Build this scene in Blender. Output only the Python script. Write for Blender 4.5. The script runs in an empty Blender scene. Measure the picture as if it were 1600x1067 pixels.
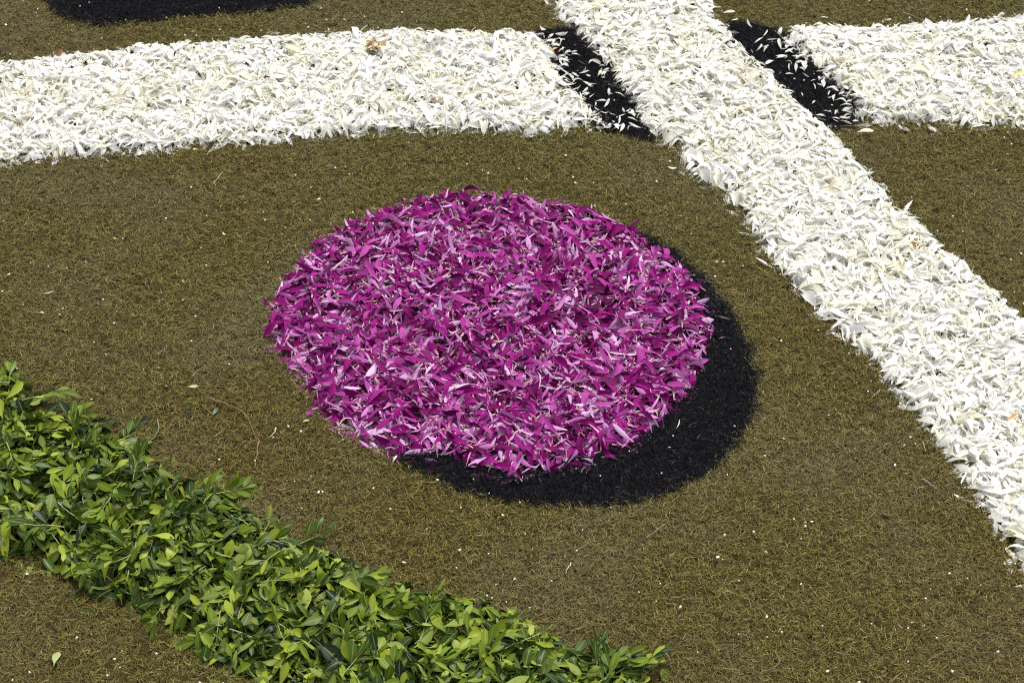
import bpy, math
import numpy as np
from mathutils import Matrix, Vector

rng = np.random.default_rng(7)
SC = bpy.context.scene
COL = SC.collection
rad = math.radians

# ------------------------------------------------------------------ camera, sky, sun, exposure
CAM_H, PITCH, HFOV = 1.7, 41.0, 27.5
cd = bpy.data.cameras.new('camera')
cam = bpy.data.objects.new('camera', cd)
COL.objects.link(cam)
cam.location = (0, 0, CAM_H)
cam.rotation_euler = (rad(90 - PITCH), 0, 0)
cd.sensor_width = 36
cd.angle = rad(HFOV)
cd.clip_start, cd.clip_end = 0.05, 600
cd.dof.use_dof = True
cd.dof.focus_distance = 2.5
cd.dof.aperture_fstop = 14
SC.camera = cam

SUN_EL, SUN_AZ = 62.0, 25.0          # azimuth clockwise from +Y (away from the camera)
w = bpy.data.worlds.new('World')
SC.world = w
w.use_nodes = True
wn, wl = w.node_tree.nodes, w.node_tree.links
bg = wn['Background']
sky = wn.new('ShaderNodeTexSky')
sky.sky_type = 'NISHITA'
sky.sun_disc = False
sky.sun_elevation, sky.sun_rotation = rad(SUN_EL), rad(SUN_AZ)
sky.air_density, sky.dust_density, sky.ozone_density = 1.0, 3.0, 1.0
hs = wn.new('ShaderNodeHueSaturation')          # a clouded sky is nearly grey
hs.inputs['Saturation'].default_value = 0.22
wl.new(sky.outputs[0], hs.inputs['Color'])
wl.new(hs.outputs[0], bg.inputs['Color'])
bg.inputs['Strength'].default_value = 0.10

sd = bpy.data.lights.new('sun', 'SUN')
sd.energy, sd.angle, sd.color = 1.5, rad(18), (1.0, 0.975, 0.93)
sun = bpy.data.objects.new('sun', sd)
COL.objects.link(sun)
sv = Vector((math.sin(rad(SUN_AZ)) * math.cos(rad(SUN_EL)), math.cos(rad(SUN_AZ)) * math.cos(rad(SUN_EL)), math.sin(rad(SUN_EL))))
sun.rotation_euler = sv.to_track_quat('Z', 'Y').to_euler()
sun.location = sv * 5

SC.view_settings.view_transform = 'Standard'
SC.view_settings.look = 'None'
SC.view_settings.exposure = 1.12
SC.view_settings.gamma = 1
SC.view_settings.use_curve_mapping = False
SC.render.engine = 'CYCLES'
SC.cycles.use_denoising = False
SC.cycles.max_bounces = 12
SC.cycles.diffuse_bounces = 8
SC.cycles.transmission_bounces = 4
SC.cycles.use_adaptive_sampling = False
SC.render.film_transparent = False
SC.cycles.pixel_filter_type = 'BLACKMAN_HARRIS'
SC.cycles.filter_width = 1.1

# ------------------------------------------------------------------ from a point seen to the ground it lies on
F_ = 800 / math.tan(rad(HFOV) / 2)
_p = rad(PITCH)


def G(pts, z=0.0):
    P = np.atleast_2d(np.array(pts, float))
    x = (P[:, 0] - 800) / F_
    y = -(P[:, 1] - 533.5) / F_
    d = np.stack([x, math.cos(_p) + y * math.sin(_p), -math.sin(_p) + y * math.cos(_p)], 1)
    return d[:, :2] * ((z - CAM_H) / d[:, 2])[:, None]


def smooth_poly(P, n=3):
    return P


def inside(P, q):
    x, y = q[:, 0], q[:, 1]
    c = np.zeros(len(q), bool)
    j = len(P) - 1
    for i in range(len(P)):
        xi, yi, xj, yj = P[i, 0], P[i, 1], P[j, 0], P[j, 1]
        if yi != yj:
            c ^= ((yi > y) != (yj > y)) & (x < (xj - xi) * (y - yi) / (yj - yi) + xi)
        j = i
    return c


def sdist(P, q):
    """distance to the outline of P, positive inside"""
    m = np.full(len(q), 1e9)
    for i in range(len(P)):
        a, b = P[i - 1], P[i]
        s = b - a
        L = s @ s
        if L < 1e-12:
            continue
        t = np.clip(((q - a) @ s) / L, 0, 1)
        m = np.minimum(m, np.hypot(*(q - a - t[:, None] * s).T))
    return np.where(inside(P, q), m, -m)


_ph = rng.uniform(0, 6.28, (4, 24))
_an = rng.uniform(0, 6.28, (4, 24))


def noise(q, wave, k=0):
    """soft random field about -1..1 with bumps of the given wavelength"""
    o = np.zeros(len(q))
    for i in range(10):
        f = 6.283 / (wave * (0.6 + 0.11 * i))
        a = _an[k, i]
        o += np.sin((q[:, 0] * math.cos(a) + q[:, 1] * math.sin(a)) * f + _ph[k, i])
    return o / 3.2


# ------------------------------------------------------------------ outlines on the ground
DISC = G([(740.4, 308), (829.1, 316), (922.6, 332), (996.5, 370), (1045.8, 406), (1097.0, 452), (1114.7, 520), (1099.0, 582), (1067.4, 625), (1026.1, 674), (976.8, 708), (917.7, 728), (848.8, 744), (789.7, 748), (735.5, 736), (691.2, 718), (616.3, 712), (559.2, 694), (517.8, 662), (474.5, 610), (437.0, 560), (422.3, 510), (429.2, 470), (451.8, 430), (498.1, 386), (548.3, 352), (610.4, 328), (681.3, 309)])
CRESCENT = G([(985, 362), (1050, 392), (1100, 437), (1140, 487), (1168, 538), (1182, 590), (1178, 644), (1153, 696), (1113, 735),
              (1062, 766), (1000, 786), (930, 794), (850, 794), (780, 785), (720, 769), (660, 743), (612, 714), (640, 690),
              (800, 700), (950, 670), (1050, 590), (1080, 500), (1040, 430)])
LEFT = G([(-260, 132), (-120, 118), (0, 103), (100, 94), (230, 79), (350, 71), (480, 61), (600, 55), (740, 54), (835, 56), (858, 72), (872, 95),
          (880, 130), (916, 165), (958, 202), (900, 204), (850, 211), (740, 210), (640, 209), (550, 216), (420, 226), (300, 233), (210, 243), (100, 248),
          (0, 263), (-120, 282), (-260, 295)])
RIGHT = G([(1222, 64), (1234, 52), (1303, 46), (1350, 52), (1397, 50), (1444, 43), (1537, 39), (1600, 30), (1700, 22), (1860, 10),
           (1860, 205), (1700, 200), (1590, 199), (1522, 203), (1475, 196), (1428, 193), (1381, 195), (1345, 196), (1328, 165), (1300, 135), (1275, 110), (1245, 85)])
DIAG = G([(730, -130), (790, -60), (856, 0), (878, 35), (898, 55), (938, 95), (968, 140), (993, 180), (1006, 208), (1030, 222), (1062, 235), (1070, 262), (1095, 288),
          (1132, 300), (1164, 345), (1184, 380), (1219, 425), (1254, 470), (1283, 500), (1333, 545), (1373, 585), (1403, 625), (1434, 655),
          (1464, 700), (1503, 745), (1533, 795), (1563, 840), (1588, 884), (1640, 950), (1720, 1080), (1900, 1080), (1850, 800), (1720, 620),
          (1600, 506), (1538, 450), (1498, 411), (1468, 390), (1428, 347), (1396, 326), (1371, 296), (1341, 261), (1306, 221), (1286, 200),
          (1246, 166), (1206, 121), (1161, 81), (1136, 56), (1116, 30), (1109, 0), (1085, -60), (1060, -130)])
STRIPE_L = G([(838, 52), (890, 47), (955, 90), (990, 138), (1018, 185), (1020, 222), (990, 219), (935, 205), (885, 170), (858, 110)])
STRIPE_R = G([(1135, 36), (1188, 42), (1225, 55), (1268, 84), (1305, 118), (1330, 155), (1342, 198), (1302, 206), (1270, 190), (1225, 150), (1185, 110), (1140, 70)])
PATCH = G([(66, -10), (72, 10), (100, 34), (155, 44), (230, 38), (300, 30), (400, 22), (475, 12), (530, -8), (620, -40), (640, -150), (-20, -150), (30, -60)])
LEAF = G([(-260, 468), (-120, 513), (0, 580), (28, 595), (60, 619), (100, 651), (150, 676), (200, 694), (245, 722), (290, 758), (340, 770), (385, 800), (440, 834), (490, 860), (540, 878), (580, 896), (625, 918), (690, 936), (750, 946), (800, 966), (855, 986), (890, 1012), (940, 1032), (990, 1052), (1050, 1074), (1180, 1180), (560, 1180), (440, 1095), (385, 1064), (335, 1044), (290, 1018), (262, 985), (215, 965), (165, 945), (130, 934), (92, 906), (60, 886), (0, 878), (-120, 850), (-260, 800)])

# ------------------------------------------------------------------ small builders


def mesh_from(name, V, Q, A=None, mat=None, smooth=True):
    me = bpy.data.meshes.new(name)
    V = np.ascontiguousarray(V, np.float32)
    Q = np.ascontiguousarray(Q, np.int32)
    n, k = Q.shape
    me.vertices.add(len(V))
    me.vertices.foreach_set('co', V.ravel())
    me.loops.add(n * k)
    me.loops.foreach_set('vertex_index', Q.ravel())
    me.polygons.add(n)
    me.polygons.foreach_set('loop_start', np.arange(0, n * k, k, dtype=np.int32))
    me.polygons.foreach_set('use_smooth', np.full(n, smooth))
    if A is not None:
        at = me.attributes.new('tint', 'FLOAT_COLOR', 'POINT')
        at.data.foreach_set('color', np.ascontiguousarray(A, np.float32).ravel())
    me.update(calc_edges=True)
    if mat:
        me.materials.append(mat)
    return me


def link(name, me, parent=None):
    o = bpy.data.objects.new(name, me)
    COL.objects.link(o)
    if parent:
        o.parent = parent
    return o


def tag(o, label=None, cat=None, group=None, kind=None):
    for k, v in (('label', label), ('category', cat), ('group', group), ('kind', kind)):
        if v:
            o[k] = v
    return o


# ------------------------------------------------------------------ materials
class M:
    def __init__(s, name):
        s.m = bpy.data.materials.new(name)
        s.m.use_nodes = True
        s.n, s.l = s.m.node_tree.nodes, s.m.node_tree.links
        s.p = s.n['Principled BSDF']
        s.out = s.n['Material Output']

    def node(s, t, **kw):
        x = s.n.new(t)
        for k, v in kw.items():
            setattr(x, k, v)
        return x

    def put(s, sock, v):
        if isinstance(v, bpy.types.NodeSocket):
            s.l.new(v, sock)
        elif isinstance(v, tuple) and len(v) == 3:
            sock.default_value = (*v, 1)
        else:
            sock.default_value = v

    def mix(s, f, a, b):
        x = s.node('ShaderNodeMix', data_type='RGBA')
        s.put(x.inputs[0], f)
        s.put(x.inputs[6], a)
        s.put(x.inputs[7], b)
        return x.outputs[2]

    def math(s, op, a, b=0.0, c=0.0, clamp=False):
        x = s.node('ShaderNodeMath', operation=op, use_clamp=clamp)
        for i, v in enumerate((a, b, c)):
            s.put(x.inputs[i], v)
        return x.outputs[0]

    def ramp(s, f, stops, const=False):
        x = s.node('ShaderNodeValToRGB')
        e = x.color_ramp.elements
        if const:
            x.color_ramp.interpolation = 'CONSTANT'
        while len(e) < len(stops):
            e.new(0.5)
        for i, (p, c) in enumerate(stops):
            e[i].position = p
            e[i].color = (*c, 1)
        s.put(x.inputs[0], f)
        return x.outputs[0]

    def attr(s):
        a = s.node('ShaderNodeAttribute', attribute_name='tint')
        x = s.node('ShaderNodeSeparateColor')
        s.l.new(a.outputs['Color'], x.inputs[0])
        return x.outputs[0], x.outputs[1], x.outputs[2], a.outputs['Alpha']

    def rnd(s, v):
        o = s.node('ShaderNodeObjectInfo')
        return s.math('FRACT', s.math('ADD', v, o.outputs['Random']))

    def noise(s, scale, detail=3.0):
        g = s.node('ShaderNodeNewGeometry')
        x = s.node('ShaderNodeTexNoise')
        x.inputs['Scale'].default_value = scale
        x.inputs['Detail'].default_value = detail
        s.l.new(g.outputs['Position'], x.inputs['Vector'])
        return x.outputs['Fac']

    def back(s):
        return s.node('ShaderNodeNewGeometry').outputs['Backfacing']

    def translucent(s, col, fac):
        t = s.node('ShaderNodeBsdfTranslucent')
        s.put(t.inputs['Color'], col)
        x = s.node('ShaderNodeMixShader')
        s.put(x.inputs[0], fac)
        s.l.new(s.p.outputs[0], x.inputs[1])
        s.l.new(t.outputs[0], x.inputs[2])
        s.l.new(x.outputs[0], s.out.inputs['Surface'])


def mat_petal(name, top, under, claw, rough, trans, odd=None, streak=0.12, spec=0.2):
    """top: colour stops for the upper face, under: for the pale back, claw: colour of the narrow foot"""
    k = M(name)
    t, r, r2, s = k.attr()
    fr = k.ramp(r, top)
    bk = k.ramp(r, under)
    c = k.mix(k.back(), fr, bk)
    st = k.math('MULTIPLY_ADD', k.math('SINE', k.math('MULTIPLY', s, 30.0)), 0.5, 0.5)
    dark = k.mix(1.0, c, c)
    mul = k.node('ShaderNodeMix', data_type='RGBA', blend_type='MULTIPLY')
    k.put(mul.inputs[0], k.math('MULTIPLY', st, streak * 2))
    k.put(mul.inputs[6], c)
    k.put(mul.inputs[7], (0.6, 0.55, 0.6))
    c = mul.outputs[2]
    f = k.math('SUBTRACT', 1.0, k.math('DIVIDE', t, k.math('MULTIPLY_ADD', r2, 0.22, 0.10)), clamp=True)
    c = k.mix(f, c, claw)
    if odd:
        c = k.mix(k.math('GREATER_THAN', r2, odd[0]), c, odd[1])
    k.put(k.p.inputs['Base Color'], c)
    k.p.inputs['Roughness'].default_value = rough
    k.p.inputs['Specular IOR Level'].default_value = spec
    k.translucent(c, trans)
    return k.m


PURPLE = mat_petal('magenta petal',
                   [(0.0, (0.085, 0.001, 0.050)), (0.3, (0.20, 0.003, 0.115)), (0.7, (0.30, 0.010, 0.195)), (1.0, (0.43, 0.075, 0.33))],
                   [(0.0, (0.36, 0.06, 0.29)), (0.45, (0.52, 0.19, 0.46)), (0.8, (0.63, 0.34, 0.62)), (1.0, (0.72, 0.50, 0.72))],
                   (0.74, 0.58, 0.50), 0.6, 0.14, streak=0.26, spec=0.07)
WHITE = mat_petal('white petal',
                  [(0.0, (0.88, 0.84, 0.68)), (0.35, (0.90, 0.89, 0.84)), (1.0, (0.925, 0.925, 0.915))],
                  [(0.0, (0.80, 0.79, 0.70)), (0.5, (0.87, 0.87, 0.85)), (1.0, (0.91, 0.915, 0.91))],
                  (0.77, 0.75, 0.46), 0.5, 0.38, odd=(0.9988, (0.68, 0.54, 0.38)), streak=0.05)


def mat_leaf():
    k = M('box leaf')
    t, r, r2, s = k.attr()
    top = k.ramp(r, [(0.0, (0.008, 0.019, 0.008)), (0.09, (0.018, 0.042, 0.006)), (0.40, (0.055, 0.092, 0.007)), (0.75, (0.122, 0.178, 0.011)), (1.0, (0.275, 0.325, 0.030))])
    und = k.ramp(r, [(0.0, (0.045, 0.075, 0.022)), (0.5, (0.128, 0.168, 0.030)), (1.0, (0.26, 0.305, 0.060))])
    bk = k.back()
    c = k.mix(bk, top, und)
    rib = k.math('SUBTRACT', 1.0, k.math('MULTIPLY', k.math('ABSOLUTE', s), 7.0), clamp=True)
    c = k.mix(k.math('MULTIPLY', rib, 0.55), c, (0.32, 0.38, 0.12))
    c = k.mix(k.math('GREATER_THAN', r2, 0.998), c, (0.34, 0.24, 0.10))
    k.put(k.p.inputs['Base Color'], c)
    k.put(k.p.inputs['Roughness'], k.math('MULTIPLY_ADD', bk, 0.25, 0.36))
    k.p.inputs['Specular IOR Level'].default_value = 0.14
    k.translucent(c, 0.09)
    return k.m


LEAFM = mat_leaf()


def mat_grass(name, stops, big, spec=0.15):
    k = M(name)
    t, r, r2, s = k.attr()
    r = k.rnd(r)
    c = k.ramp(r, stops)
    if big:
        f = k.math('MULTIPLY_ADD', k.noise(5.0, 4.0), 4.0, -1.75, clamp=True)
        c = k.mix(k.math('MULTIPLY', f, 0.34), c, (0.15, 0.13, 0.075))
        f2 = k.math('MULTIPLY_ADD', k.noise(2.2, 2.0), 4.0, -1.6, clamp=True)
        mul = k.node('ShaderNodeMix', data_type='RGBA', blend_type='MULTIPLY')
        k.put(mul.inputs[0], f2)
        k.put(mul.inputs[6], c)
        k.put(mul.inputs[7], (0.98, 0.90, 0.82))
        c = mul.outputs[2]
    k.put(k.p.inputs['Base Color'], c)
    k.p.inputs['Roughness'].default_value = 0.5
    k.p.inputs['Specular IOR Level'].default_value = spec
    k.p.inputs['Roughness'].default_value = 0.65
    return k.m


GRASS = mat_grass('olive turf blade', [(0.0, (0.023, 0.019, 0.004)), (0.4, (0.080, 0.066, 0.013)), (0.72, (0.150, 0.126, 0.026)), (0.95, (0.210, 0.177, 0.052)), (1.0, (0.32, 0.265, 0.12))], True)
BLACKG = mat_grass('black dyed blade', [(0.0, (0.0015, 0.0015, 0.003)), (0.96, (0.006, 0.006, 0.010)), (0.985, (0.03, 0.028, 0.025)), (1.0, (0.12, 0.11, 0.07))], False, 0.08)


def mat_plain(name, stops, rough=0.7, scale=60.0):
    k = M(name)
    k.put(k.p.inputs['Base Color'], k.ramp(k.noise(scale, 4.0), stops))
    k.p.inputs['Roughness'].default_value = rough
    return k.m


SOIL = mat_plain('turf backing', [(0.35, (0.020, 0.016, 0.004)), (0.65, (0.065, 0.054, 0.012))], 0.9, 420)
INK = mat_plain('black dye', [(0.3, (0.003, 0.003, 0.005)), (0.7, (0.006, 0.006, 0.009))], 0.9, 300)
TWIG = mat_plain('brown twig', [(0.3, (0.11, 0.075, 0.035)), (0.7, (0.20, 0.145, 0.075))], 0.7, 80)
STRAW = mat_plain('pale straw', [(0.3, (0.42, 0.34, 0.20)), (0.7, (0.58, 0.50, 0.33))], 0.7, 80)
GREYTWIG = mat_plain('grey twig', [(0.3, (0.16, 0.125, 0.085)), (0.7, (0.27, 0.22, 0.16))], 0.7, 80)
DARKTWIG = mat_plain('dark twig', [(0.3, (0.035, 0.02, 0.015)), (0.7, (0.09, 0.055, 0.04))], 0.7, 80)
CRUMB = mat_plain('pale crumb', [(0.3, (0.62, 0.54, 0.36)), (0.7, (0.80, 0.76, 0.62))], 0.6, 90)
TAN = mat_plain('withered tan', [(0.3, (0.64, 0.50, 0.32)), (0.7, (0.80, 0.70, 0.52))], 0.6, 110)
ORANGE = mat_plain('orange petal', [(0.3, (0.62, 0.22, 0.015)), (0.7, (0.78, 0.36, 0.03))], 0.5, 60)
YELLOW = mat_plain('yellow petal', [(0.3, (0.70, 0.52, 0.10)), (0.7, (0.8, 0.66, 0.25))], 0.5, 60)
DRYRED = mat_plain('dry red brown leaf', [(0.3, (0.20, 0.08, 0.04)), (0.7, (0.34, 0.19, 0.10))], 0.6, 90)
DGREEN = mat_plain('dark green leaf bit', [(0.3, (0.025, 0.05, 0.02)), (0.7, (0.05, 0.085, 0.03))], 0.5, 60)
STEM = mat_plain('green stem', [(0.3, (0.20, 0.24, 0.07)), (0.7, (0.32, 0.35, 0.14))], 0.5, 60)

# ------------------------------------------------------------------ ground: one sheet, dyed patches 4 mm above it further on
gv = np.array([(-150, -150, 0), (150, -150, 0), (150, 150, 0), (-150, 150, 0)], float)
ground = link('ground', mesh_from('ground', gv, np.array([[0, 1, 2, 3]]), None, SOIL, False))
tag(ground, 'olive brown turf backing under the grass fibres', 'ground', kind='structure')


# ------------------------------------------------------------------ shapes of petals, leaves and blades
def strip(L, W, rows, prof, arch=0, curl=0, cup=0, twist=0, bend=0, r1=0.5, r2=0.5, cols=3, fold=0):
    """a leaf-like strip along +x; returns vertices and tint (along, random, random, across)"""
    V, A = [], []
    for i in range(rows):
        t = i / (rows - 1)
        wd = W * prof(t) / 2
        for j in range(cols):
            s = -1 + 2 * j / (cols - 1)
            y = s * wd
            z = cup * wd * s * s + fold * wd * abs(s)
            a = twist * (t - 0.3)
            y, z = y * math.cos(a) - z * math.sin(a), y * math.sin(a) + z * math.cos(a)
            V.append((t * L * (1 - 0.15 * abs(curl)), y + bend * L * t * t, z + L * (arch * math.sin(math.pi * t) + curl * t * t)))
            A.append((t, r1, r2, s))
    Q = [(i * cols + j, (i + 1) * cols + j, (i + 1) * cols + j + 1, i * cols + j + 1) for i in range(rows - 1) for j in range(cols - 1)]
    return np.array(V), np.array(Q), np.array(A)


def prof_petal(tip):
    def f(t):
        return max(0.10 if t < 0.5 else 0.07, (0.14 + 0.86 * max(0, min(1, (t - 0.10) / 0.38)) ** 0.8) * (1 - max(0, (t - 0.55) / 0.45) ** tip) ** 0.7)
    return f


def prof_leaf(t):
    u = min(1, max(0, (t - 0.07) / 0.93))
    return max(0.06, math.sin(math.pi * u ** 1.5) ** 0.8)


def petal_set(n, wmin, wmax, tipmin, tipmax, seed, every):
    g = np.random.default_rng(seed)
    out = []
    for i in range(n):
        thin = i % every == every - 1
        out.append(strip(1, g.uniform(wmin, wmax) * (g.uniform(0.28, 0.5) if thin else 1), 7, prof_petal(g.uniform(tipmin, tipmax)),
                         arch=g.normal(0.02, 0.09), curl=g.normal(0, 0.17), cup=g.normal(0.35, 0.4), twist=g.normal(0, 0.6),
                         bend=g.normal(0, 0.16), r1=(i * 0.618) % 1, r2=g.random() * 0.98))
        if thin:
            out[-1][2][:, 0] *= 0.42          # a rolled petal shows mostly its pale foot
    return out


PP = petal_set(36, 0.18, 0.28, 1.9, 3.2, 3, 4)
WP = petal_set(36, 0.20, 0.33, 2.2, 3.6, 4, 3)
LP = []
_g = np.random.default_rng(5)
for i in range(20):
    LP.append(strip(1, _g.uniform(0.26, 0.46), 8, prof_leaf, arch=_g.normal(0.03, 0.05), curl=_g.normal(-0.03, 0.10), cup=_g.normal(0.1, 0.2), fold=abs(_g.normal(0.22, 0.14)),
                    twist=_g.normal(0, 0.4), bend=_g.normal(0, 0.09), r1=(i * 0.618) % 1, r2=_g.random() * 0.98))


def frames(yaw, pitch, roll):
    cy, sy, cp, sp, cr, sr = np.cos(yaw), np.sin(yaw), np.cos(pitch), np.sin(pitch), np.cos(roll), np.sin(roll)
    X = np.stack([cy * cp, sy * cp, sp], 1)
    Y0 = np.stack([-sy, cy, 0 * cy], 1)
    Z0 = np.cross(X, Y0)
    Y = Y0 * cr[:, None] + Z0 * sr[:, None]
    Z = np.cross(X, Y)
    return np.stack([X, Y, Z], 2)          # columns


class Heap:
    """a low heap on an outline: height field on a grid"""

    def __init__(s, P, hmax, soft, lump, k):
        s.P = P
        s.lo = P.min(0) - 0.06
        s.hi = P.max(0) + 0.06
        s.st = 0.004
        nx, ny = (np.ceil((s.hi - s.lo) / s.st).astype(int) + 1)
        gx, gy = np.meshgrid(s.lo[0] + np.arange(nx) * s.st, s.lo[1] + np.arange(ny) * s.st, indexing='ij')
        q = np.stack([gx.ravel(), gy.ravel()], 1)
        d = sdist(P, q)
        s.d = d.reshape(nx, ny)
        n = noise(q, 0.07, k) * 0.6 + noise(q, 0.03, (k + 1) % 4) * 0.4
        h = hmax * (1 - np.exp(-np.maximum(d + 0.004, 0) / soft)) * (1 + lump * n)
        s.h = np.maximum(h, 0).reshape(nx, ny)

    def look(s, A, q):
        u = (q - s.lo) / s.st
        nx, ny = A.shape
        i = np.clip(np.floor(u).astype(int), 0, [nx - 2, ny - 2])
        f = np.clip(u - i, 0, 1)
        a, b = i[:, 0], i[:, 1]
        return (A[a, b] * (1 - f[:, 0]) * (1 - f[:, 1]) + A[a + 1, b] * f[:, 0] * (1 - f[:, 1])
                + A[a, b + 1] * (1 - f[:, 0]) * f[:, 1] + A[a + 1, b + 1] * f[:, 0] * f[:, 1])

    def points(s, n, rag=0.006):
        out = np.zeros((0, 2))
        while len(out) < n:
            q = rng.uniform(s.lo, s.hi, (n * 3, 2))
            d = s.look(s.d, q) + rng.normal(0, rag, len(q)) * np.where(rng.random(len(q)) < 0.03, 2.2, 1)
            out = np.concatenate([out, q[d > 0.004]])
        return out[:n]


VISIBLE = G([(-40, -30), (1640, -30), (1640, 1100), (-40, 1100)])


def in_view(q):
    return inside(VISIBLE, q)


def scatter(heap, tmpl, q, size, pitch, roll, flip, u, lift=0.0, centre=0.5, tone=0.18):
    """copies of the templates laid on the heap, bent to its slope; returns arrays"""
    n = len(q)
    yaw = rng.uniform(0, 2 * math.pi, n)
    R = frames(yaw, pitch, roll + np.where(rng.random(n) < flip, math.pi, 0))
    L = size
    which = rng.integers(0, len(tmpl), n)
    Vs, Qs, As, off = [], [], [], 0
    for k, (V, Q, A) in enumerate(tmpl):
        m = np.where(which == k)[0]
        if not len(m):
            continue
        lv = V.copy()
        lv[:, 0] -= centre
        W = np.einsum('nij,vj->nvi', R[m], lv) * L[m][:, None, None]
        W[..., :2] += q[m][:, None, :]
        flat = W.reshape(-1, 3)
        h = heap.look(heap.h, flat[:, :2])
        flat[:, 2] = np.maximum(flat[:, 2] + h * np.repeat(u[m], len(V)) + lift, 0.0025 + 0.002 * np.repeat(rng.random(len(m)), len(V)))
        Aa = np.tile(A, (len(m), 1))
        Aa[:, 1] = np.repeat(np.clip(rng.random(len(m)) + tone * noise(q[m], 0.11, 3), 0, 1), len(V))
        Aa[:, 2] = np.repeat(rng.random(len(m)), len(V))
        Vs.append(flat)
        As.append(Aa)
        Qs.append((Q[None] + (np.arange(len(m)) * len(V))[:, None, None]).reshape(-1, 4) + off)
        off += len(flat)
    return np.concatenate(Vs), np.concatenate(Qs), np.concatenate(As)


def place(heap, mesh_list, q, yaw, pitch, roll, size, name, parent, lift, centre=0.5):
    """single pieces on top of the heap, sharing mesh data, tilted to its slope"""
    e = 0.006
    hx = (heap.look(heap.h, q + [e, 0]) - heap.look(heap.h, q - [e, 0])) / (2 * e)
    hy = (heap.look(heap.h, q + [0, e]) - heap.look(heap.h, q - [0, e])) / (2 * e)
    slope = hx * np.cos(yaw) + hy * np.sin(yaw)
    side = -hx * np.sin(yaw) + hy * np.cos(yaw)
    R = frames(yaw, pitch + 0.55 * np.arctan(slope), roll + 0.7 * np.arctan(side))
    h = heap.look(heap.h, q)
    res = []
    for i in range(len(q)):
        o = link(name, mesh_list[rng.integers(len(mesh_list))], parent)
        r = Matrix(R[i].tolist()).to_4x4()
        c = Vector((q[i, 0], q[i, 1], h[i] + lift)) - (r @ Vector((centre * size[i], 0, 0)))
        o.matrix_local = Matrix.Translation(c) @ r @ Matrix.Scale(size[i], 4)
        res.append(o)
    return res


def empty(name, label, cat, group=None):
    o = bpy.data.objects.new(name, None)
    COL.objects.link(o)
    o.empty_display_size = 0.05
    return tag(o, label, cat, group)


PMESH = [mesh_from('petal', V, Q, A, PURPLE) for V, Q, A in PP]
WMESH = [mesh_from('petal', V, Q, A, WHITE) for V, Q, A in WP]
LMESH = [mesh_from('leaf', V, Q, A, LEAFM) for V, Q, A in LP]


def bed(name, label, cat, P, tmpl, meshes, mat, per_m2, size, hmax, soft, k, flip, single=300, near=0.0, rag=0.006, group=None):
    t = empty(name, label, cat, group)
    hp = Heap(P, hmax, soft, 0.30, k)
    area = (hp.d > 0).sum() * hp.st ** 2
    n = int(area * per_m2)
    q = hp.points(n, rag)
    u = rng.random(n) ** 0.7
    tilt = np.where(rng.random(n) < 0.12, 0.42, 0.16)
    V, Q, A = scatter(hp, tmpl, q, rng.normal(size, size * 0.20, n).clip(size * 0.5, size * 1.5), rng.normal(0, 1, n) * tilt, rng.normal(0, 0.5, n), flip, u)
    tag(link('petal_mass', mesh_from('petal_mass', V, Q, A, mat), t), kind='stuff')
    q = hp.points(single * 14, 0.0)
    q = q[in_view(q) & (hp.look(hp.d, q) > 0.007)]
    dist = np.hypot(np.hypot(q[:, 0], q[:, 1]), CAM_H)
    keep = np.argsort(dist * near - rng.gumbel(0, 1, len(q)) * 0.25)[:single]
    q = q[keep]
    m = len(q)
    rl = rng.normal(0, 0.4, m) + np.where(rng.random(m) < flip, math.pi, 0)
    place(hp, meshes, q, rng.uniform(0, 6.283, m), rng.normal(0.03, 0.14, m), rl, rng.normal(size * 1.08, size * 0.12, m), 'petal', t, 0.0015)
    return t, hp


DENS = 1.0
disc, disc_heap = bed('petal_disc', 'round bed of magenta petals lying on the olive turf', 'petal disc', DISC, PP, PMESH, PURPLE, 52000 * DENS, 0.0278, 0.013, 0.009, 0, 0.48, near=0.5)
band_l, hl = bed('petal_band', 'white petal band running level across the far left side', 'petal band', LEFT, WP, WMESH, WHITE, 54000 * DENS, 0.0244, 0.015, 0.010, 1, 0.45, group='white petal bands')
band_r, hr = bed('petal_band', 'short white petal band right of the right-hand black stripe', 'petal band', RIGHT, WP, WMESH, WHITE, 54000 * DENS, 0.0244, 0.015, 0.010, 2, 0.45, rag=0.009, group='white petal bands')
band_d, hd = bed('petal_band', 'long white petal band sweeping diagonally past the magenta disc', 'petal band', DIAG, WP, WMESH, WHITE, 54000 * DENS, 0.0250, 0.016, 0.010, 3, 0.45, near=1.2, group='white petal bands')


# ------------------------------------------------------------------ the green leaf band
def tube(pts, r, sides=5):
    P = np.array(pts, float)
    V, Q = [], []
    for i in range(len(P)):
        d = P[min(i + 1, len(P) - 1)] - P[max(i - 1, 0)]
        d /= np.linalg.norm(d) + 1e-9
        a = np.cross(d, (0, 0, 1) if abs(d[2]) < 0.9 else (1, 0, 0))
        a /= np.linalg.norm(a)
        b = np.cross(d, a)
        rr = r[i] if hasattr(r, '__len__') else r
        for j in range(sides):
            an = 6.28318 * j / sides
            V.append(P[i] + rr * (a * math.cos(an) + b * math.sin(an)))
    for i in range(len(P) - 1):
        for j in range(sides):
            Q.append((i * sides + j, i * sides + (j + 1) % sides, (i + 1) * sides + (j + 1) % sides, (i + 1) * sides + j))
    return np.array(V), np.array(Q)


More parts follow.
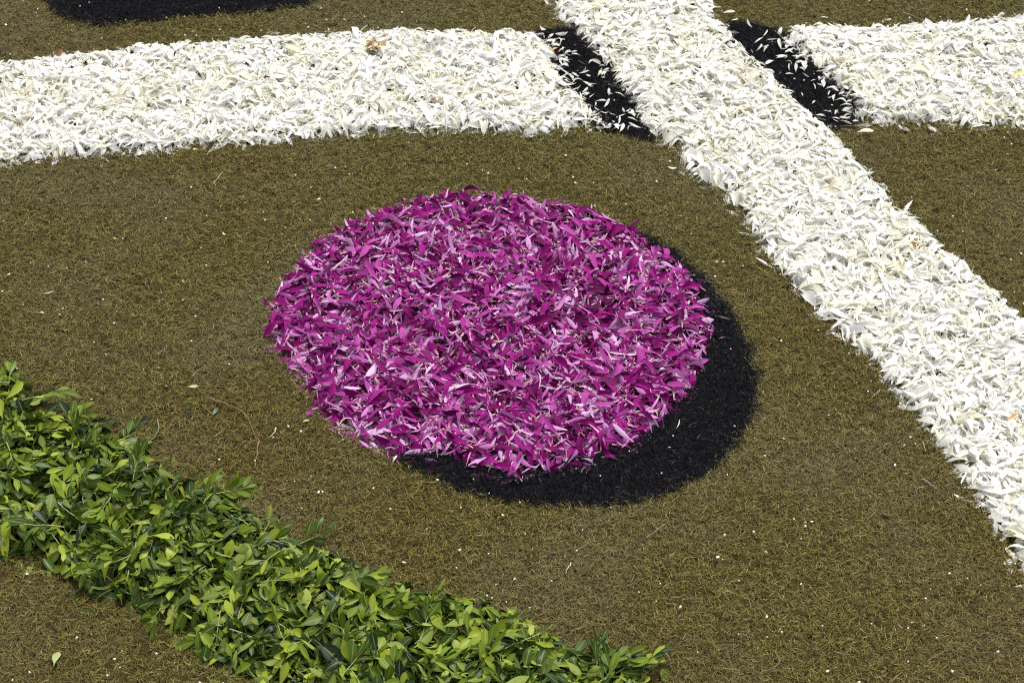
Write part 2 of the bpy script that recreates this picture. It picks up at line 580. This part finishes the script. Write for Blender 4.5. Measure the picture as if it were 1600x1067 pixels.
def sprig_layout(g, n):
    """leaf matrices on a stem 34 mm long lying along +x"""
    L = g.uniform(0.026, 0.044)
    out = []
    for i in range(n):
        f = 0.25 + 0.75 * i / (n - 1)
        s = 1 if i % 2 else -1
        last = i >= n - 2
        yaw = s * g.uniform(0.35, 0.75) * (0.5 if last else 1)
        pit = g.normal(0.05, 0.22)
        out.append((np.array((L * f, 0.0004 * s, 0.001)), yaw, pit, g.normal(0, 0.35), g.uniform(0.017, 0.027)))
    stem = [(x, 0, 0.02 * L * math.sin(6 * x / L)) for x in np.linspace(-0.2 * L, L, 5)]
    return L, stem, out


leaf_band = empty('leaf_band', 'thick band of clipped green leafy sprigs crossing the lower left', 'leaf band')
hL = Heap(LEAF, 0.022, 0.014, 0.30, 2)
areaL = (hL.d > 0).sum() * hL.st ** 2
nL = int(areaL * 27000)
q = hL.points(nL, 0.010)
u = rng.random(nL) ** 0.6
V1, Q1, A1 = scatter(hL, LP, q, rng.normal(0.0238, 0.006, nL).clip(0.012, 0.042), rng.normal(0, 1, nL) * np.where(rng.random(nL) < 0.35, 0.7, 0.26), rng.normal(0, 0.55, nL), 0.4, u, tone=0.2)
# clipped sprigs within the mass: leaves fan out from shared stems
Vs, Qs, As, off = [V1], [Q1], [A1], len(V1)
SV, SQ, soff = [], [], 0
nsp = int(areaL * 1700)
qs = hL.points(nsp * 2, 0.004)
qs = qs[hL.look(hL.d, qs) > 0.014]
nsp = min(nsp, len(qs))
hs_ = hL.look(hL.h, qs)
gg = np.random.default_rng(11)
for i in range(nsp):
    L, stem, lay = sprig_layout(gg, gg.integers(6, 11))
    F = frames(np.array([gg.uniform(0, 6.283)]), np.array([gg.normal(0.0, 0.2)]), np.array([gg.normal(0, 0.8)]))[0]
    base = np.array((qs[i, 0], qs[i, 1], hs_[i] * gg.uniform(0.45, 0.95)))
    tone = gg.random()
    sv, sq = tube(stem, 0.0006, 4)
    sv = sv @ F.T + base
    sv[:, 2] = np.maximum(sv[:, 2], 0.002)
    SV.append(sv)
    SQ.append(sq + soff)
    soff += len(sv)
    for (p, yw, pt, rl, sz) in lay:
        V, Q, A = LP[gg.integers(len(LP))]
        R = frames(np.array([yw]), np.array([pt]), np.array([rl]))[0]
        W = ((V * sz) @ R.T + p) @ F.T + base
        W[:, 2] = np.maximum(W[:, 2], 0.003)
        A = A.copy()
        A[:, 1] = (tone + gg.normal(0, 0.12)) % 1
        A[:, 2] = gg.random()
        Vs.append(W)
        Qs.append(Q + off)
        As.append(A)
        off += len(W)
tag(link('leaf_mass', mesh_from('leaf_mass', np.concatenate(Vs), np.concatenate(Qs), np.concatenate(As), LEAFM), leaf_band), kind='stuff')
tag(link('stem_mass', mesh_from('stem_mass', np.concatenate(SV), np.concatenate(SQ), None, STEM), leaf_band), kind='stuff')
# single leaves and whole sprigs on top of the band
qq = hL.points(4000, 0.003)
qq = qq[in_view(qq) & (hL.look(hL.d, qq) > 0.018)]
m = 110
place(hL, LMESH, qq[:m], rng.uniform(0, 6.283, m), rng.normal(0.1, 0.25, m), rng.normal(0, 0.4, m) + np.where(rng.random(m) < 0.3, math.pi, 0),
      rng.normal(0.028, 0.004, m), 'leaf', leaf_band, 0.003)
stem_meshes = []
for i in range(26):
    n = int(gg.integers(6, 9))
    L, stem, lay = sprig_layout(gg, n)
    sv, sq = tube(stem, 0.0007, 5)
    c = qq[m + i]
    sp = link('sprig', mesh_from('sprig', sv, sq, None, STEM), leaf_band)
    hh = float(hL.look(hL.h, c[None])[0])
    F = Matrix(frames(np.array([gg.uniform(0, 6.283)]), np.array([gg.normal(-0.02, 0.08)]), np.array([gg.normal(0, 0.5)]))[0].tolist()).to_4x4()
    sp.matrix_local = Matrix.Translation((c[0], c[1], hh + 0.001)) @ F
    for (p, yw, pt, rl, sz) in lay:
        lf = link('leaf', LMESH[gg.integers(len(LMESH))], sp)
        R = Matrix(frames(np.array([yw]), np.array([pt]), np.array([rl]))[0].tolist()).to_4x4()
        lf.matrix_local = Matrix.Translation(p.tolist()) @ R @ Matrix.Scale(sz * 1.1, 4)


# ------------------------------------------------------------------ black dyed grass: the drawn shadows
def blade_tmpl(g, n):
    out = []
    for i in range(n):
        L = g.uniform(0.0042, 0.0080)
        out.append(strip(L, g.uniform(0.00055, 0.0008), 4, lambda t: 1 - 0.75 * t * t, arch=g.uniform(0.0, 0.16), curl=g.uniform(-0.12, 0.08), bend=g.normal(0, 0.16),
                         r1=g.random(), r2=g.random(), cols=2))
    return out


BT = blade_tmpl(np.random.default_rng(9), 24)


def blades(P, n, rag, zmax=0.006):
    lo, hi = P.min(0) - 0.03, P.max(0) + 0.03
    q = rng.uniform(lo, hi, (n * 4, 2))
    d = sdist(P, q) + rng.normal(0, rag, len(q)) + noise(q, 0.03, 1) * 0.003
    q = q[d > 0][:n]
    n = len(q)
    yaw, pit, rl = rng.uniform(0, 6.283, n), rng.normal(0.15, 0.3, n), rng.normal(0, 0.6, n)
    R = frames(yaw, pit, rl)
    z = rng.uniform(0.0045, zmax, n)
    which = rng.integers(0, len(BT), n)
    Vs, Qs, As, off = [], [], [], 0
    for k, (V, Q, A) in enumerate(BT):
        mm = np.where(which == k)[0]
        W = np.einsum('nij,vj->nvi', R[mm], V)
        W[..., :2] += q[mm][:, None, :]
        W[..., 2] = np.maximum(W[..., 2] + z[mm][:, None], 0.0042)
        Aa = np.tile(A, (len(mm), 1))
        Aa[:, 1] = np.repeat(rng.random(len(mm)), len(V))
        Vs.append(W.reshape(-1, 3))
        As.append(Aa)
        Qs.append((Q[None] + (np.arange(len(mm)) * len(V))[:, None, None]).reshape(-1, 4) + off)
        off += len(mm) * len(V)
    return np.concatenate(Vs), np.concatenate(Qs), np.concatenate(As)


def black(P, label):
    area = abs(sum(P[i - 1][0] * P[i][1] - P[i][0] * P[i - 1][1] for i in range(len(P)))) / 2
    V, Q, A = blades(P, int(area * 620000), 0.004)
    me = mesh_from('black_grass', V, Q, A, BLACKG)
    o = link('black_grass', me)
    tag(o, label, 'dyed grass', 'patches of black dyed grass', 'stuff')
    # the dyed backing between the fibres
    c = P.mean(0)
    inner = np.array([(*p, 0.004) for p in P])
    bm = bpy.data.meshes.new('dyed_backing')
    bm.from_pydata(inner.tolist(), [], [list(range(len(P)))])
    bm.materials.append(INK)
    tag(link('dyed_backing', bm, o), kind='stuff')
    return o


def shrink(P, e):
    n = len(P)
    out = []
    sg = np.sign(sum(P[i - 1][0] * P[i][1] - P[i][0] * P[i - 1][1] for i in range(n)))
    for i in range(n):
        t = P[(i + 1) % n] - P[i - 1]
        t = t / (np.linalg.norm(t) + 1e-9)
        out.append(P[i] + sg * e * np.array((-t[1], t[0])))
    return np.array(out)


BLACKS = [CRESCENT, STRIPE_L, STRIPE_R, PATCH]
black(CRESCENT, 'crescent of black dyed grass hugging the magenta disc like a shadow')
black(STRIPE_L, 'black dyed grass stripe between the long left band and the diagonal band')
black(STRIPE_R, 'black dyed grass stripe between the diagonal band and the short right band')
black(PATCH, 'black dyed grass area behind the left white band at the far edge')

# ------------------------------------------------------------------ olive turf: tufts instanced on points
tc = bpy.data.collections.new('turf_tufts')
g9 = np.random.default_rng(21)
for i in range(16):
    Vs, Qs, As, off = [], [], [], 0
    for b in range(10):
        V, Q, A = BT[g9.integers(len(BT))]
        R = frames(np.array([g9.uniform(0, 6.283)]), np.array([g9.normal(0.08, 0.18)]), np.array([g9.normal(0, 0.5)]))[0]
        W = V @ R.T
        W[:, :2] += g9.normal(0, 0.0032, 2)
        W[:, 2] += g9.uniform(0.0, 0.0042)
        W[:, 2] = np.maximum(W[:, 2], 0.0005)
        A = A.copy()
        A[:, 1] = g9.random()
        Vs.append(W)
        Qs.append(Q + off)
        As.append(A)
        off += len(W)
    o = bpy.data.objects.new('tuft', mesh_from('tuft', np.concatenate(Vs), np.concatenate(Qs), np.concatenate(As), GRASS))
    tc.objects.link(o)

NEAR_TURF = G([(-170, -90), (1770, -90), (1750, 1160), (-150, 1160)])
TURF = G([(-430, -170), (2030, -170), (2000, 1300), (-400, 1300)])
lo, hi = TURF.min(0), TURF.max(0)
area = abs(sum(TURF[i - 1][0] * TURF[i][1] - TURF[i][0] * TURF[i - 1][1] for i in range(4))) / 2
nt = int(np.prod(hi - lo) * 62000)
q = rng.uniform(lo, hi, (nt, 2))
q = q[inside(TURF, q)]
q = q[inside(NEAR_TURF, q) | (rng.random(len(q)) < 0.55)]
for P in BLACKS:
    d = sdist(P, q) + rng.normal(0, 0.0045, len(q)) + noise(q, 0.03, 1) * 0.003
    q = q[(d < 0.0) | (rng.random(len(q)) < 0.012)]
for P, mg in ((DISC, 0.02), (LEFT, 0.025), (RIGHT, 0.025), (DIAG, 0.025), (LEAF, 0.03)):
    q = q[sdist(P, q) < mg]
pm = bpy.data.meshes.new('turf_grass')
pm.vertices.add(len(q))
co = np.zeros((len(q), 3), np.float32)
co[:, :2] = q
co[:, 2] = 0.001
pm.vertices.foreach_set('co', co.ravel())
at = pm.attributes.new('turn', 'FLOAT_VECTOR', 'POINT')
ro = np.zeros((len(q), 3), np.float32)
ro[:, 2] = rng.uniform(0, 6.283, len(q))
at.data.foreach_set('vector', ro.ravel())
at = pm.attributes.new('grow', 'FLOAT', 'POINT')
at.data.foreach_set('value', rng.uniform(0.8, 1.25, len(q)).astype(np.float32))
turf = link('turf_grass', pm)
tag(turf, 'short olive brown artificial grass covering the ground', 'grass', kind='stuff')
ng = bpy.data.node_groups.new('turf_scatter', 'GeometryNodeTree')
ng.interface.new_socket('Geometry', in_out='INPUT', socket_type='NodeSocketGeometry')
ng.interface.new_socket('Geometry', in_out='OUTPUT', socket_type='NodeSocketGeometry')
N = ng.nodes
gi, go = N.new('NodeGroupInput'), N.new('NodeGroupOutput')
ip, ci = N.new('GeometryNodeInstanceOnPoints'), N.new('GeometryNodeCollectionInfo')
ci.inputs['Collection'].default_value = tc
ci.inputs['Separate Children'].default_value = True
ci.inputs['Reset Children'].default_value = True
ip.inputs['Pick Instance'].default_value = True
na = N.new('GeometryNodeInputNamedAttribute')
na.data_type = 'FLOAT_VECTOR'
na.inputs['Name'].default_value = 'turn'
ns = N.new('GeometryNodeInputNamedAttribute')
ns.data_type = 'FLOAT'
ns.inputs['Name'].default_value = 'grow'
e2r = N.new('FunctionNodeEulerToRotation')
K = ng.links
K.new(gi.outputs[0], ip.inputs['Points'])
K.new(ci.outputs[0], ip.inputs['Instance'])
K.new([o for o in na.outputs if o.enabled][0], e2r.inputs[0])
K.new(e2r.outputs[0], ip.inputs['Rotation'])
K.new([o for o in ns.outputs if o.enabled][0], ip.inputs['Scale'])
K.new(ip.outputs[0], go.inputs[0])
md = turf.modifiers.new('scatter', 'NODES')
md.node_group = ng

# ------------------------------------------------------------------ loose bits
# pale crumbs all over the turf: far too many and small to be told apart
BEDS = (DISC, LEFT, RIGHT, DIAG, LEAF)
q = rng.uniform(lo, hi, (2300, 2))
q = q[inside(TURF, q)]
for P in BEDS:
    q = q[sdist(P, q) < -0.004]
q = q[noise(q, 0.4, 2) + rng.normal(0, 0.8, len(q)) > -0.3][:900]
ico = np.array([(0, 0, 1), (0.894, 0, 0.447), (0.276, 0.851, 0.447), (-0.724, 0.526, 0.447), (-0.724, -0.526, 0.447), (0.276, -0.851, 0.447),
                (0.724, 0.526, -0.447), (-0.276, 0.851, -0.447), (-0.894, 0, -0.447), (-0.276, -0.851, -0.447), (0.724, -0.526, -0.447), (0, 0, -1)])
icf = np.array([(0, 1, 2), (0, 2, 3), (0, 3, 4), (0, 4, 5), (0, 5, 1), (1, 6, 2), (2, 7, 3), (3, 8, 4), (4, 9, 5), (5, 10, 1),
                (6, 7, 2), (7, 8, 3), (8, 9, 4), (9, 10, 5), (10, 6, 1), (6, 11, 7), (7, 11, 8), (8, 11, 9), (9, 11, 10), (10, 11, 6)])
Vs, Fs = [], []
for i, p in enumerate(q):
    s = (0.0008 + 0.0009 * rng.random() ** 1.8) * np.array((rng.uniform(1, 1.8), 1, 0.8))
    R = frames(np.array([rng.uniform(0, 6.3)]), np.array([rng.normal(0, 0.3)]), np.array([0.0]))[0]
    Vs.append((ico * s * rng.uniform(0.75, 1.2, (12, 1))) @ R.T + (p[0], p[1], rng.uniform(0.0075, 0.010)))
    Fs.append(icf + 12 * i)
tag(link('crumbs', mesh_from('crumbs', np.concatenate(Vs), np.concatenate(Fs), None, CRUMB)), 'tiny pale crumbs sprinkled all over the turf', 'crumbs', kind='stuff')


def twig(pts, label, mat=TWIG, r=0.0009, z=0.0075, zs=None, name='twig', cat='twig'):
    P = G(pts, z)
    n = 9
    t = np.linspace(0, len(P) - 1, n)
    x = np.interp(t, np.arange(len(P)), P[:, 0])
    y = np.interp(t, np.arange(len(P)), P[:, 1])
    zz = z + 0.0015 * np.sin(np.linspace(0.4, 2.7, n)) if zs is None else np.interp(t, np.arange(len(P)), zs)
    c = np.array((x[0], y[0], 0))
    g = np.random.default_rng(int(abs(pts[0][0]) * 7 + 1))
    pp = np.stack([x, y, zz], 1) - c
    pp[1:-1] += g.normal(0, 0.0004, (n - 2, 3))
    V, Q = tube(pp, np.linspace(r, r * 0.5, n) * 0.8 * g.uniform(0.85, 1.15, n), 6)
    o = link(name, mesh_from(name, V, Q, None, mat))
    o.location = c
    return tag(o, label, cat)


twig([(325, 622), (375, 640), (392, 660), (402, 692)], 'long thin brown twig curving over turf left of the magenta disc')
twig([(405, 688), (398, 732)], 'short reddish twig on turf just below the long curved twig', DRYRED)
twig([(246, 655), (249, 672), (240, 688), (225, 693)], 'hooked pale brown twig at the upper edge of the leaf band', GREYTWIG)
twig([(431, 668), (430, 677), (421, 683)], 'tiny white curved sliver on turf left of the disc', CRUMB, 0.0007)
twig([(892, 879), (883, 896)], 'short pale straw on turf above the leaf band tip', STRAW)
twig([(1042, 1020), (1050, 1042)], 'thin grey twig on turf right of the leaf band tip', GREYTWIG, 0.0007)
twig([(1010, 840), (1028, 828), (1043, 816)], 'slim brown twig on turf below the black crescent', GREYTWIG, 0.0008)
twig([(1182, 775), (1197, 775), (1210, 767)], 'bowed brown twig on turf right of the crescent bottom', TWIG, 0.0007)
twig([(1441, 749), (1464, 764)], 'stubby grey brown twig on turf beside the diagonal white band', GREYTWIG, 0.0013)
twig([(1303, 769), (1313, 782)], 'stubby dark twig on open turf between crescent and diagonal band', DARKTWIG, 0.0012)
twig([(1179, 802), (1181, 813), (1186, 820)], 'small dark bent twig on turf under the bowed brown twig', DARKTWIG, 0.0009)
twig([(1354, 813), (1368, 800), (1374, 797), (1388, 808)], 'bent twig with a sharp elbow on turf near the lower right', TWIG, 0.0006)
twig([(1449, 1032), (1468, 1022), (1488, 1011)], 'straight reddish brown twig near the bottom right corner', TWIG, 0.0008)
twig([(1194, 1049), (1214, 1042), (1220, 1032), (1211, 1018)], 'brown twig curled like a hook near the bottom edge', TWIG, 0.0008)
twig([(1391, 1066), (1410, 1050)], 'reddish twig cut by the bottom edge of the picture', DRYRED, 0.0009)
twig([(1162, 442), (1182, 436), (1202, 427)], 'thin brown twig on turf right of the crescent top', TWIG, 0.0006)
twig([(334, 288), (348, 270)], 'pale straw on turf under the long left white band', STRAW, 0.0007)
twig([(246, 555), (261, 544)], 'short pale straw on turf left of the disc, farther from the leaves', GREYTWIG, 0.0007)
twig([(301, 588), (321, 572)], 'grey twig on turf left of the disc, nearer its left edge', GREYTWIG, 0.0007)
twig([(1410, 20), (1430, 28), (1456, 38)], 'reddish brown twig behind the short right white band', DRYRED, 0.0010)
twig([(877, 215), (884, 203), (905, 198)], 'bent straw at the near end of the long left band', STRAW, 0.0006)
twig([(1318, 197), (1350, 198), (1375, 193)], 'thin brown twig along the near edge of the short right band', TWIG, 0.0006)
twig([(1378, 446), (1390, 464), (1404, 480)], 'dark curved twig lying on the diagonal white band', DARKTWIG, 0.0009, 0.023)
twig([(1468, 86), (1487, 69)], 'dark straight twig sticking up from the short right band', DARKTWIG, 0.0010, 0.022)
twig([(731, 195), (729, 170), (724, 152)], 'dark thin stem lying on the long left band near its black end', DARKTWIG, 0.0006, 0.021)
twig([(443, 850 - 0), (420, 845), (408, 856)], 'pale grey curved twig arching over the green leaves', GREYTWIG, 0.0007, 0.040)
twig([(1375, 640 - 30), (1362, 622)], 'slim straw at the near edge of the diagonal band', STRAW, 0.0005)
twig([(1441, 690), (1447, 706)], 'slender pale straw upright in the turf by the diagonal band', STRAW, 0.0005)


def one(name, meshes, pt, z, yaw, pitch, roll, size, label, cat, mat=None, group=None, idx=None):
    me = meshes[idx if idx is not None else rng.integers(len(meshes))]
    if mat:
        me = me.copy()
        me.materials.clear()
        me.materials.append(mat)
    o = link(name, me)
    p = G([pt], z)[0]
    R = Matrix(frames(np.array([yaw]), np.array([pitch]), np.array([roll]))[0].tolist()).to_4x4()
    o.matrix_world = Matrix.Translation((p[0], p[1], z)) @ R @ Matrix.Translation((-0.5 * size, 0, 0)) @ Matrix.Scale(size, 4)
    return tag(o, label, cat, group)


one('leaf', LMESH, (293, 641), 0.010, 0.1, 0.05, 0.1, 0.012, 'tiny bright green leaf on turf above the leaf band', 'leaf', idx=0)
one('leaf', LMESH, (336, 644), 0.009, 1.2, 0.0, 0.2, 0.017, 'dark green leaf half sunk in turf left of the disc', 'leaf', DGREEN, idx=1)
one('leaf', LMESH, (301, 603), 0.008, 0.2, 0.0, 0.2, 0.014, 'faded green leaf on turf below the grey twig', 'leaf', STEM, idx=2)
one('leaf', LMESH, (86, 1027), 0.010, 1.6, 0.1, 0.1, 0.022, 'lone yellowish green leaf on turf below the leaf band', 'leaf', STEM, idx=3)
one('leaf', LMESH, (478, 657), 0.008, 0.6, 0.0, 0.1, 0.011, 'small pale leaf scrap on turf close to the disc', 'leaf', STEM, idx=5)
one('leaf', LMESH, (1102, 148), 0.022, -0.5, 0.15, 0.4, 0.026, 'dark green leaf bit stuck in the diagonal white band far part', 'leaf', DGREEN, idx=4)
one('leaf', LMESH, (1488, 657), 0.023, 2.0, 0.3, 0.3, 0.016, 'dark green leaf bit stuck in the diagonal white band near part', 'leaf', DGREEN, idx=6)
one('petal', WMESH, (1352, 206), 0.010, 0.15, 0.0, 0.1, 0.024, 'lone white petal on turf just below the right black stripe', 'petal', idx=0)
one('petal', WMESH, (1139, 20), 0.010, 0.1, 0.0, 0.1, 0.018, 'lone white petal on turf beside the top of the diagonal band', 'petal', idx=1)
one('petal', WMESH, (1148, 30), 0.010, 0.5, 0.0, 0.1, 0.014, 'small white petal on turf next to the right black stripe top', 'petal', idx=2)
one('petal', WMESH, (1050, 262), 0.010, -0.4, 0.0, 0.2, 0.014, 'white petal lying loose left of the diagonal band elbow', 'petal', idx=3)
one('petal', WMESH, (75, 458), 0.009, 0.0, 0.0, 0.2, 0.014, 'thin pale petal lying alone on turf far left of the disc', 'petal', idx=5)
one('petal', WMESH, (1062, 663), 0.012, 0.9, 0.1, 0.3, 0.014, 'narrow white petal lying on the black crescent', 'petal', idx=5)
one('petal', PMESH, (918, 733), 0.010, 1.3, 0.1, 0.3, 0.012, 'small magenta petal scrap on the crescent below the disc', 'petal', idx=0)
one('petal', PMESH, (803, 742), 0.013, 2.4, 0.1, 0.3, 0.026, 'magenta petal hanging out at the lowest point of the disc', 'petal', idx=2)
one('petal', PMESH, (1129, 527), 0.010, 0.3, 0.1, 0.3, 0.009, 'tiny pink petal scrap on the crescent right of the disc', 'petal', idx=3)
one('petal', PMESH, (1130, 495), 0.010, 2.8, 0.1, 0.1, 0.018, 'dark purple petal on the crescent near the disc right edge', 'petal', DARKTWIG, idx=5)
one('petal', WMESH, (617, 716), 0.010, 1.2, 0.1, 0.2, 0.014, 'white petal sticking out at the disc lower left edge', 'petal', idx=8)
one('petal', PMESH, (450, 563), 0.012, 2.9, 0.05, 0.2, 0.022, 'pale pink petal sticking out at the disc left edge', 'petal', idx=9)
one('petal', WMESH, (1582, 652), 0.025, 0.2, 0.3, 0.2, 0.013, 'small orange petal on the diagonal white band', 'petal', ORANGE, idx=7)
one('petal', WMESH, (1594, 121), 0.024, 2.9, 0.1, 0.0, 0.028, 'yellow petal on the short right white band', 'petal', YELLOW, idx=10)
one('petal', WMESH, (906, 153), 0.019, -0.6, 0.1, 0.2, 0.020, 'yellow petal at the black end of the long left band', 'petal', YELLOW, idx=11)
one('petal', WMESH, (866, 76), 0.018, 0.9, 0.2, 0.2, 0.014, 'orange petal scrap at the far end of the left black stripe', 'petal', ORANGE, idx=9)
one('leaf', LMESH, (88, 88), 0.012, 1.3, 0.3, 0.9, 0.026, 'dry reddish brown leaf at the far edge of the left band', 'leaf', DRYRED, idx=7)

# white petals strewn over the black stripes, and at the bands' edges on them
for P, label, n in ((STRIPE_L, 'small white petal strewn on the left black stripe', 90), (STRIPE_R, 'small white petal strewn on the right black stripe', 85)):
    hb = hl if P is STRIPE_L else hr
    q = rng.uniform(P.min(0), P.max(0), (9000, 2))
    d = hb.look(hb.d, q)
    q = q[inside(P, q) & (d < 0.0) & (rng.exponential(0.023, len(q)) > -d) & (hd.look(hd.d, np.clip(q, hd.lo, hd.hi)) < 0.004)][:n]
    for p in q:
        me = WMESH[rng.integers(len(WMESH))]
        o = link('petal', me)
        s = rng.uniform(0.008, 0.020)
        R = Matrix(frames(np.array([rng.uniform(0, 6.283)]), np.array([rng.normal(0, 0.15)]), np.array([rng.normal(0, 0.4)]))[0].tolist()).to_4x4()
        o.matrix_world = Matrix.Translation((p[0], p[1], 0.009)) @ R @ Matrix.Translation((-0.5 * s, 0, 0)) @ Matrix.Scale(s, 4)
        tag(o, label, 'petal', label.replace('small white petal', 'white petals'))


def flower(pt, z, rad_, mat, label, cat, n=70):
    """a shrivelled head: curled petals round a heart"""
    p = G([pt], z)[0]
    g = np.random.default_rng(int(pt[0]))
    t = bpy.data.objects.new('flower_head', None)
    COL.objects.link(t)
    t.location = (p[0], p[1], z)
    tag(t, label, cat)
    Vs, Qs, As, off = [], [], [], 0
    for i in range(n):
        V, Q, A = strip(1, g.uniform(0.28, 0.45), 7, prof_petal(2.8), arch=g.uniform(0.05, 0.3), curl=g.normal(0.2, 0.35), cup=g.normal(0.5, 0.4), twist=g.normal(0, 0.8), bend=g.normal(0, 0.2), r1=g.random(), r2=g.random())
        R = frames(np.array([g.uniform(0, 6.283)]), np.array([g.uniform(-0.1, 1.3)]), np.array([g.normal(0, 0.8)]))[0]
        W = (V * rad_ * g.uniform(0.5, 1.05)) @ R.T
        W[:, :2] += g.normal(0, 0.22 * rad_, 2)
        W[:, 2] = W[:, 2] * 0.7
        Vs.append(W)
        Qs.append(Q + off)
        As.append(A)
        off += len(W)
    link('petals', mesh_from('petals', np.concatenate(Vs), np.concatenate(Qs), np.concatenate(As), mat), t)
    hv = ico * np.array((0.25, 0.25, 0.18)) * rad_
    link('heart', mesh_from('heart', hv + (0, 0, 0.1 * rad_), icf, None, TAN if mat is TAN else STEM), t)
    return t


flower((585, 74), 0.015, 0.020, TAN, 'withered tan flower head on the long left white band', 'flower head')
flower((1432, 386), 0.014, 0.014, TAN, 'browned flower remains on the diagonal white band', 'flower head', 24)
flower((1452, 535), 0.017, 0.014, WHITE, 'white flower head with green heart on the diagonal band', 'flower head', 26)
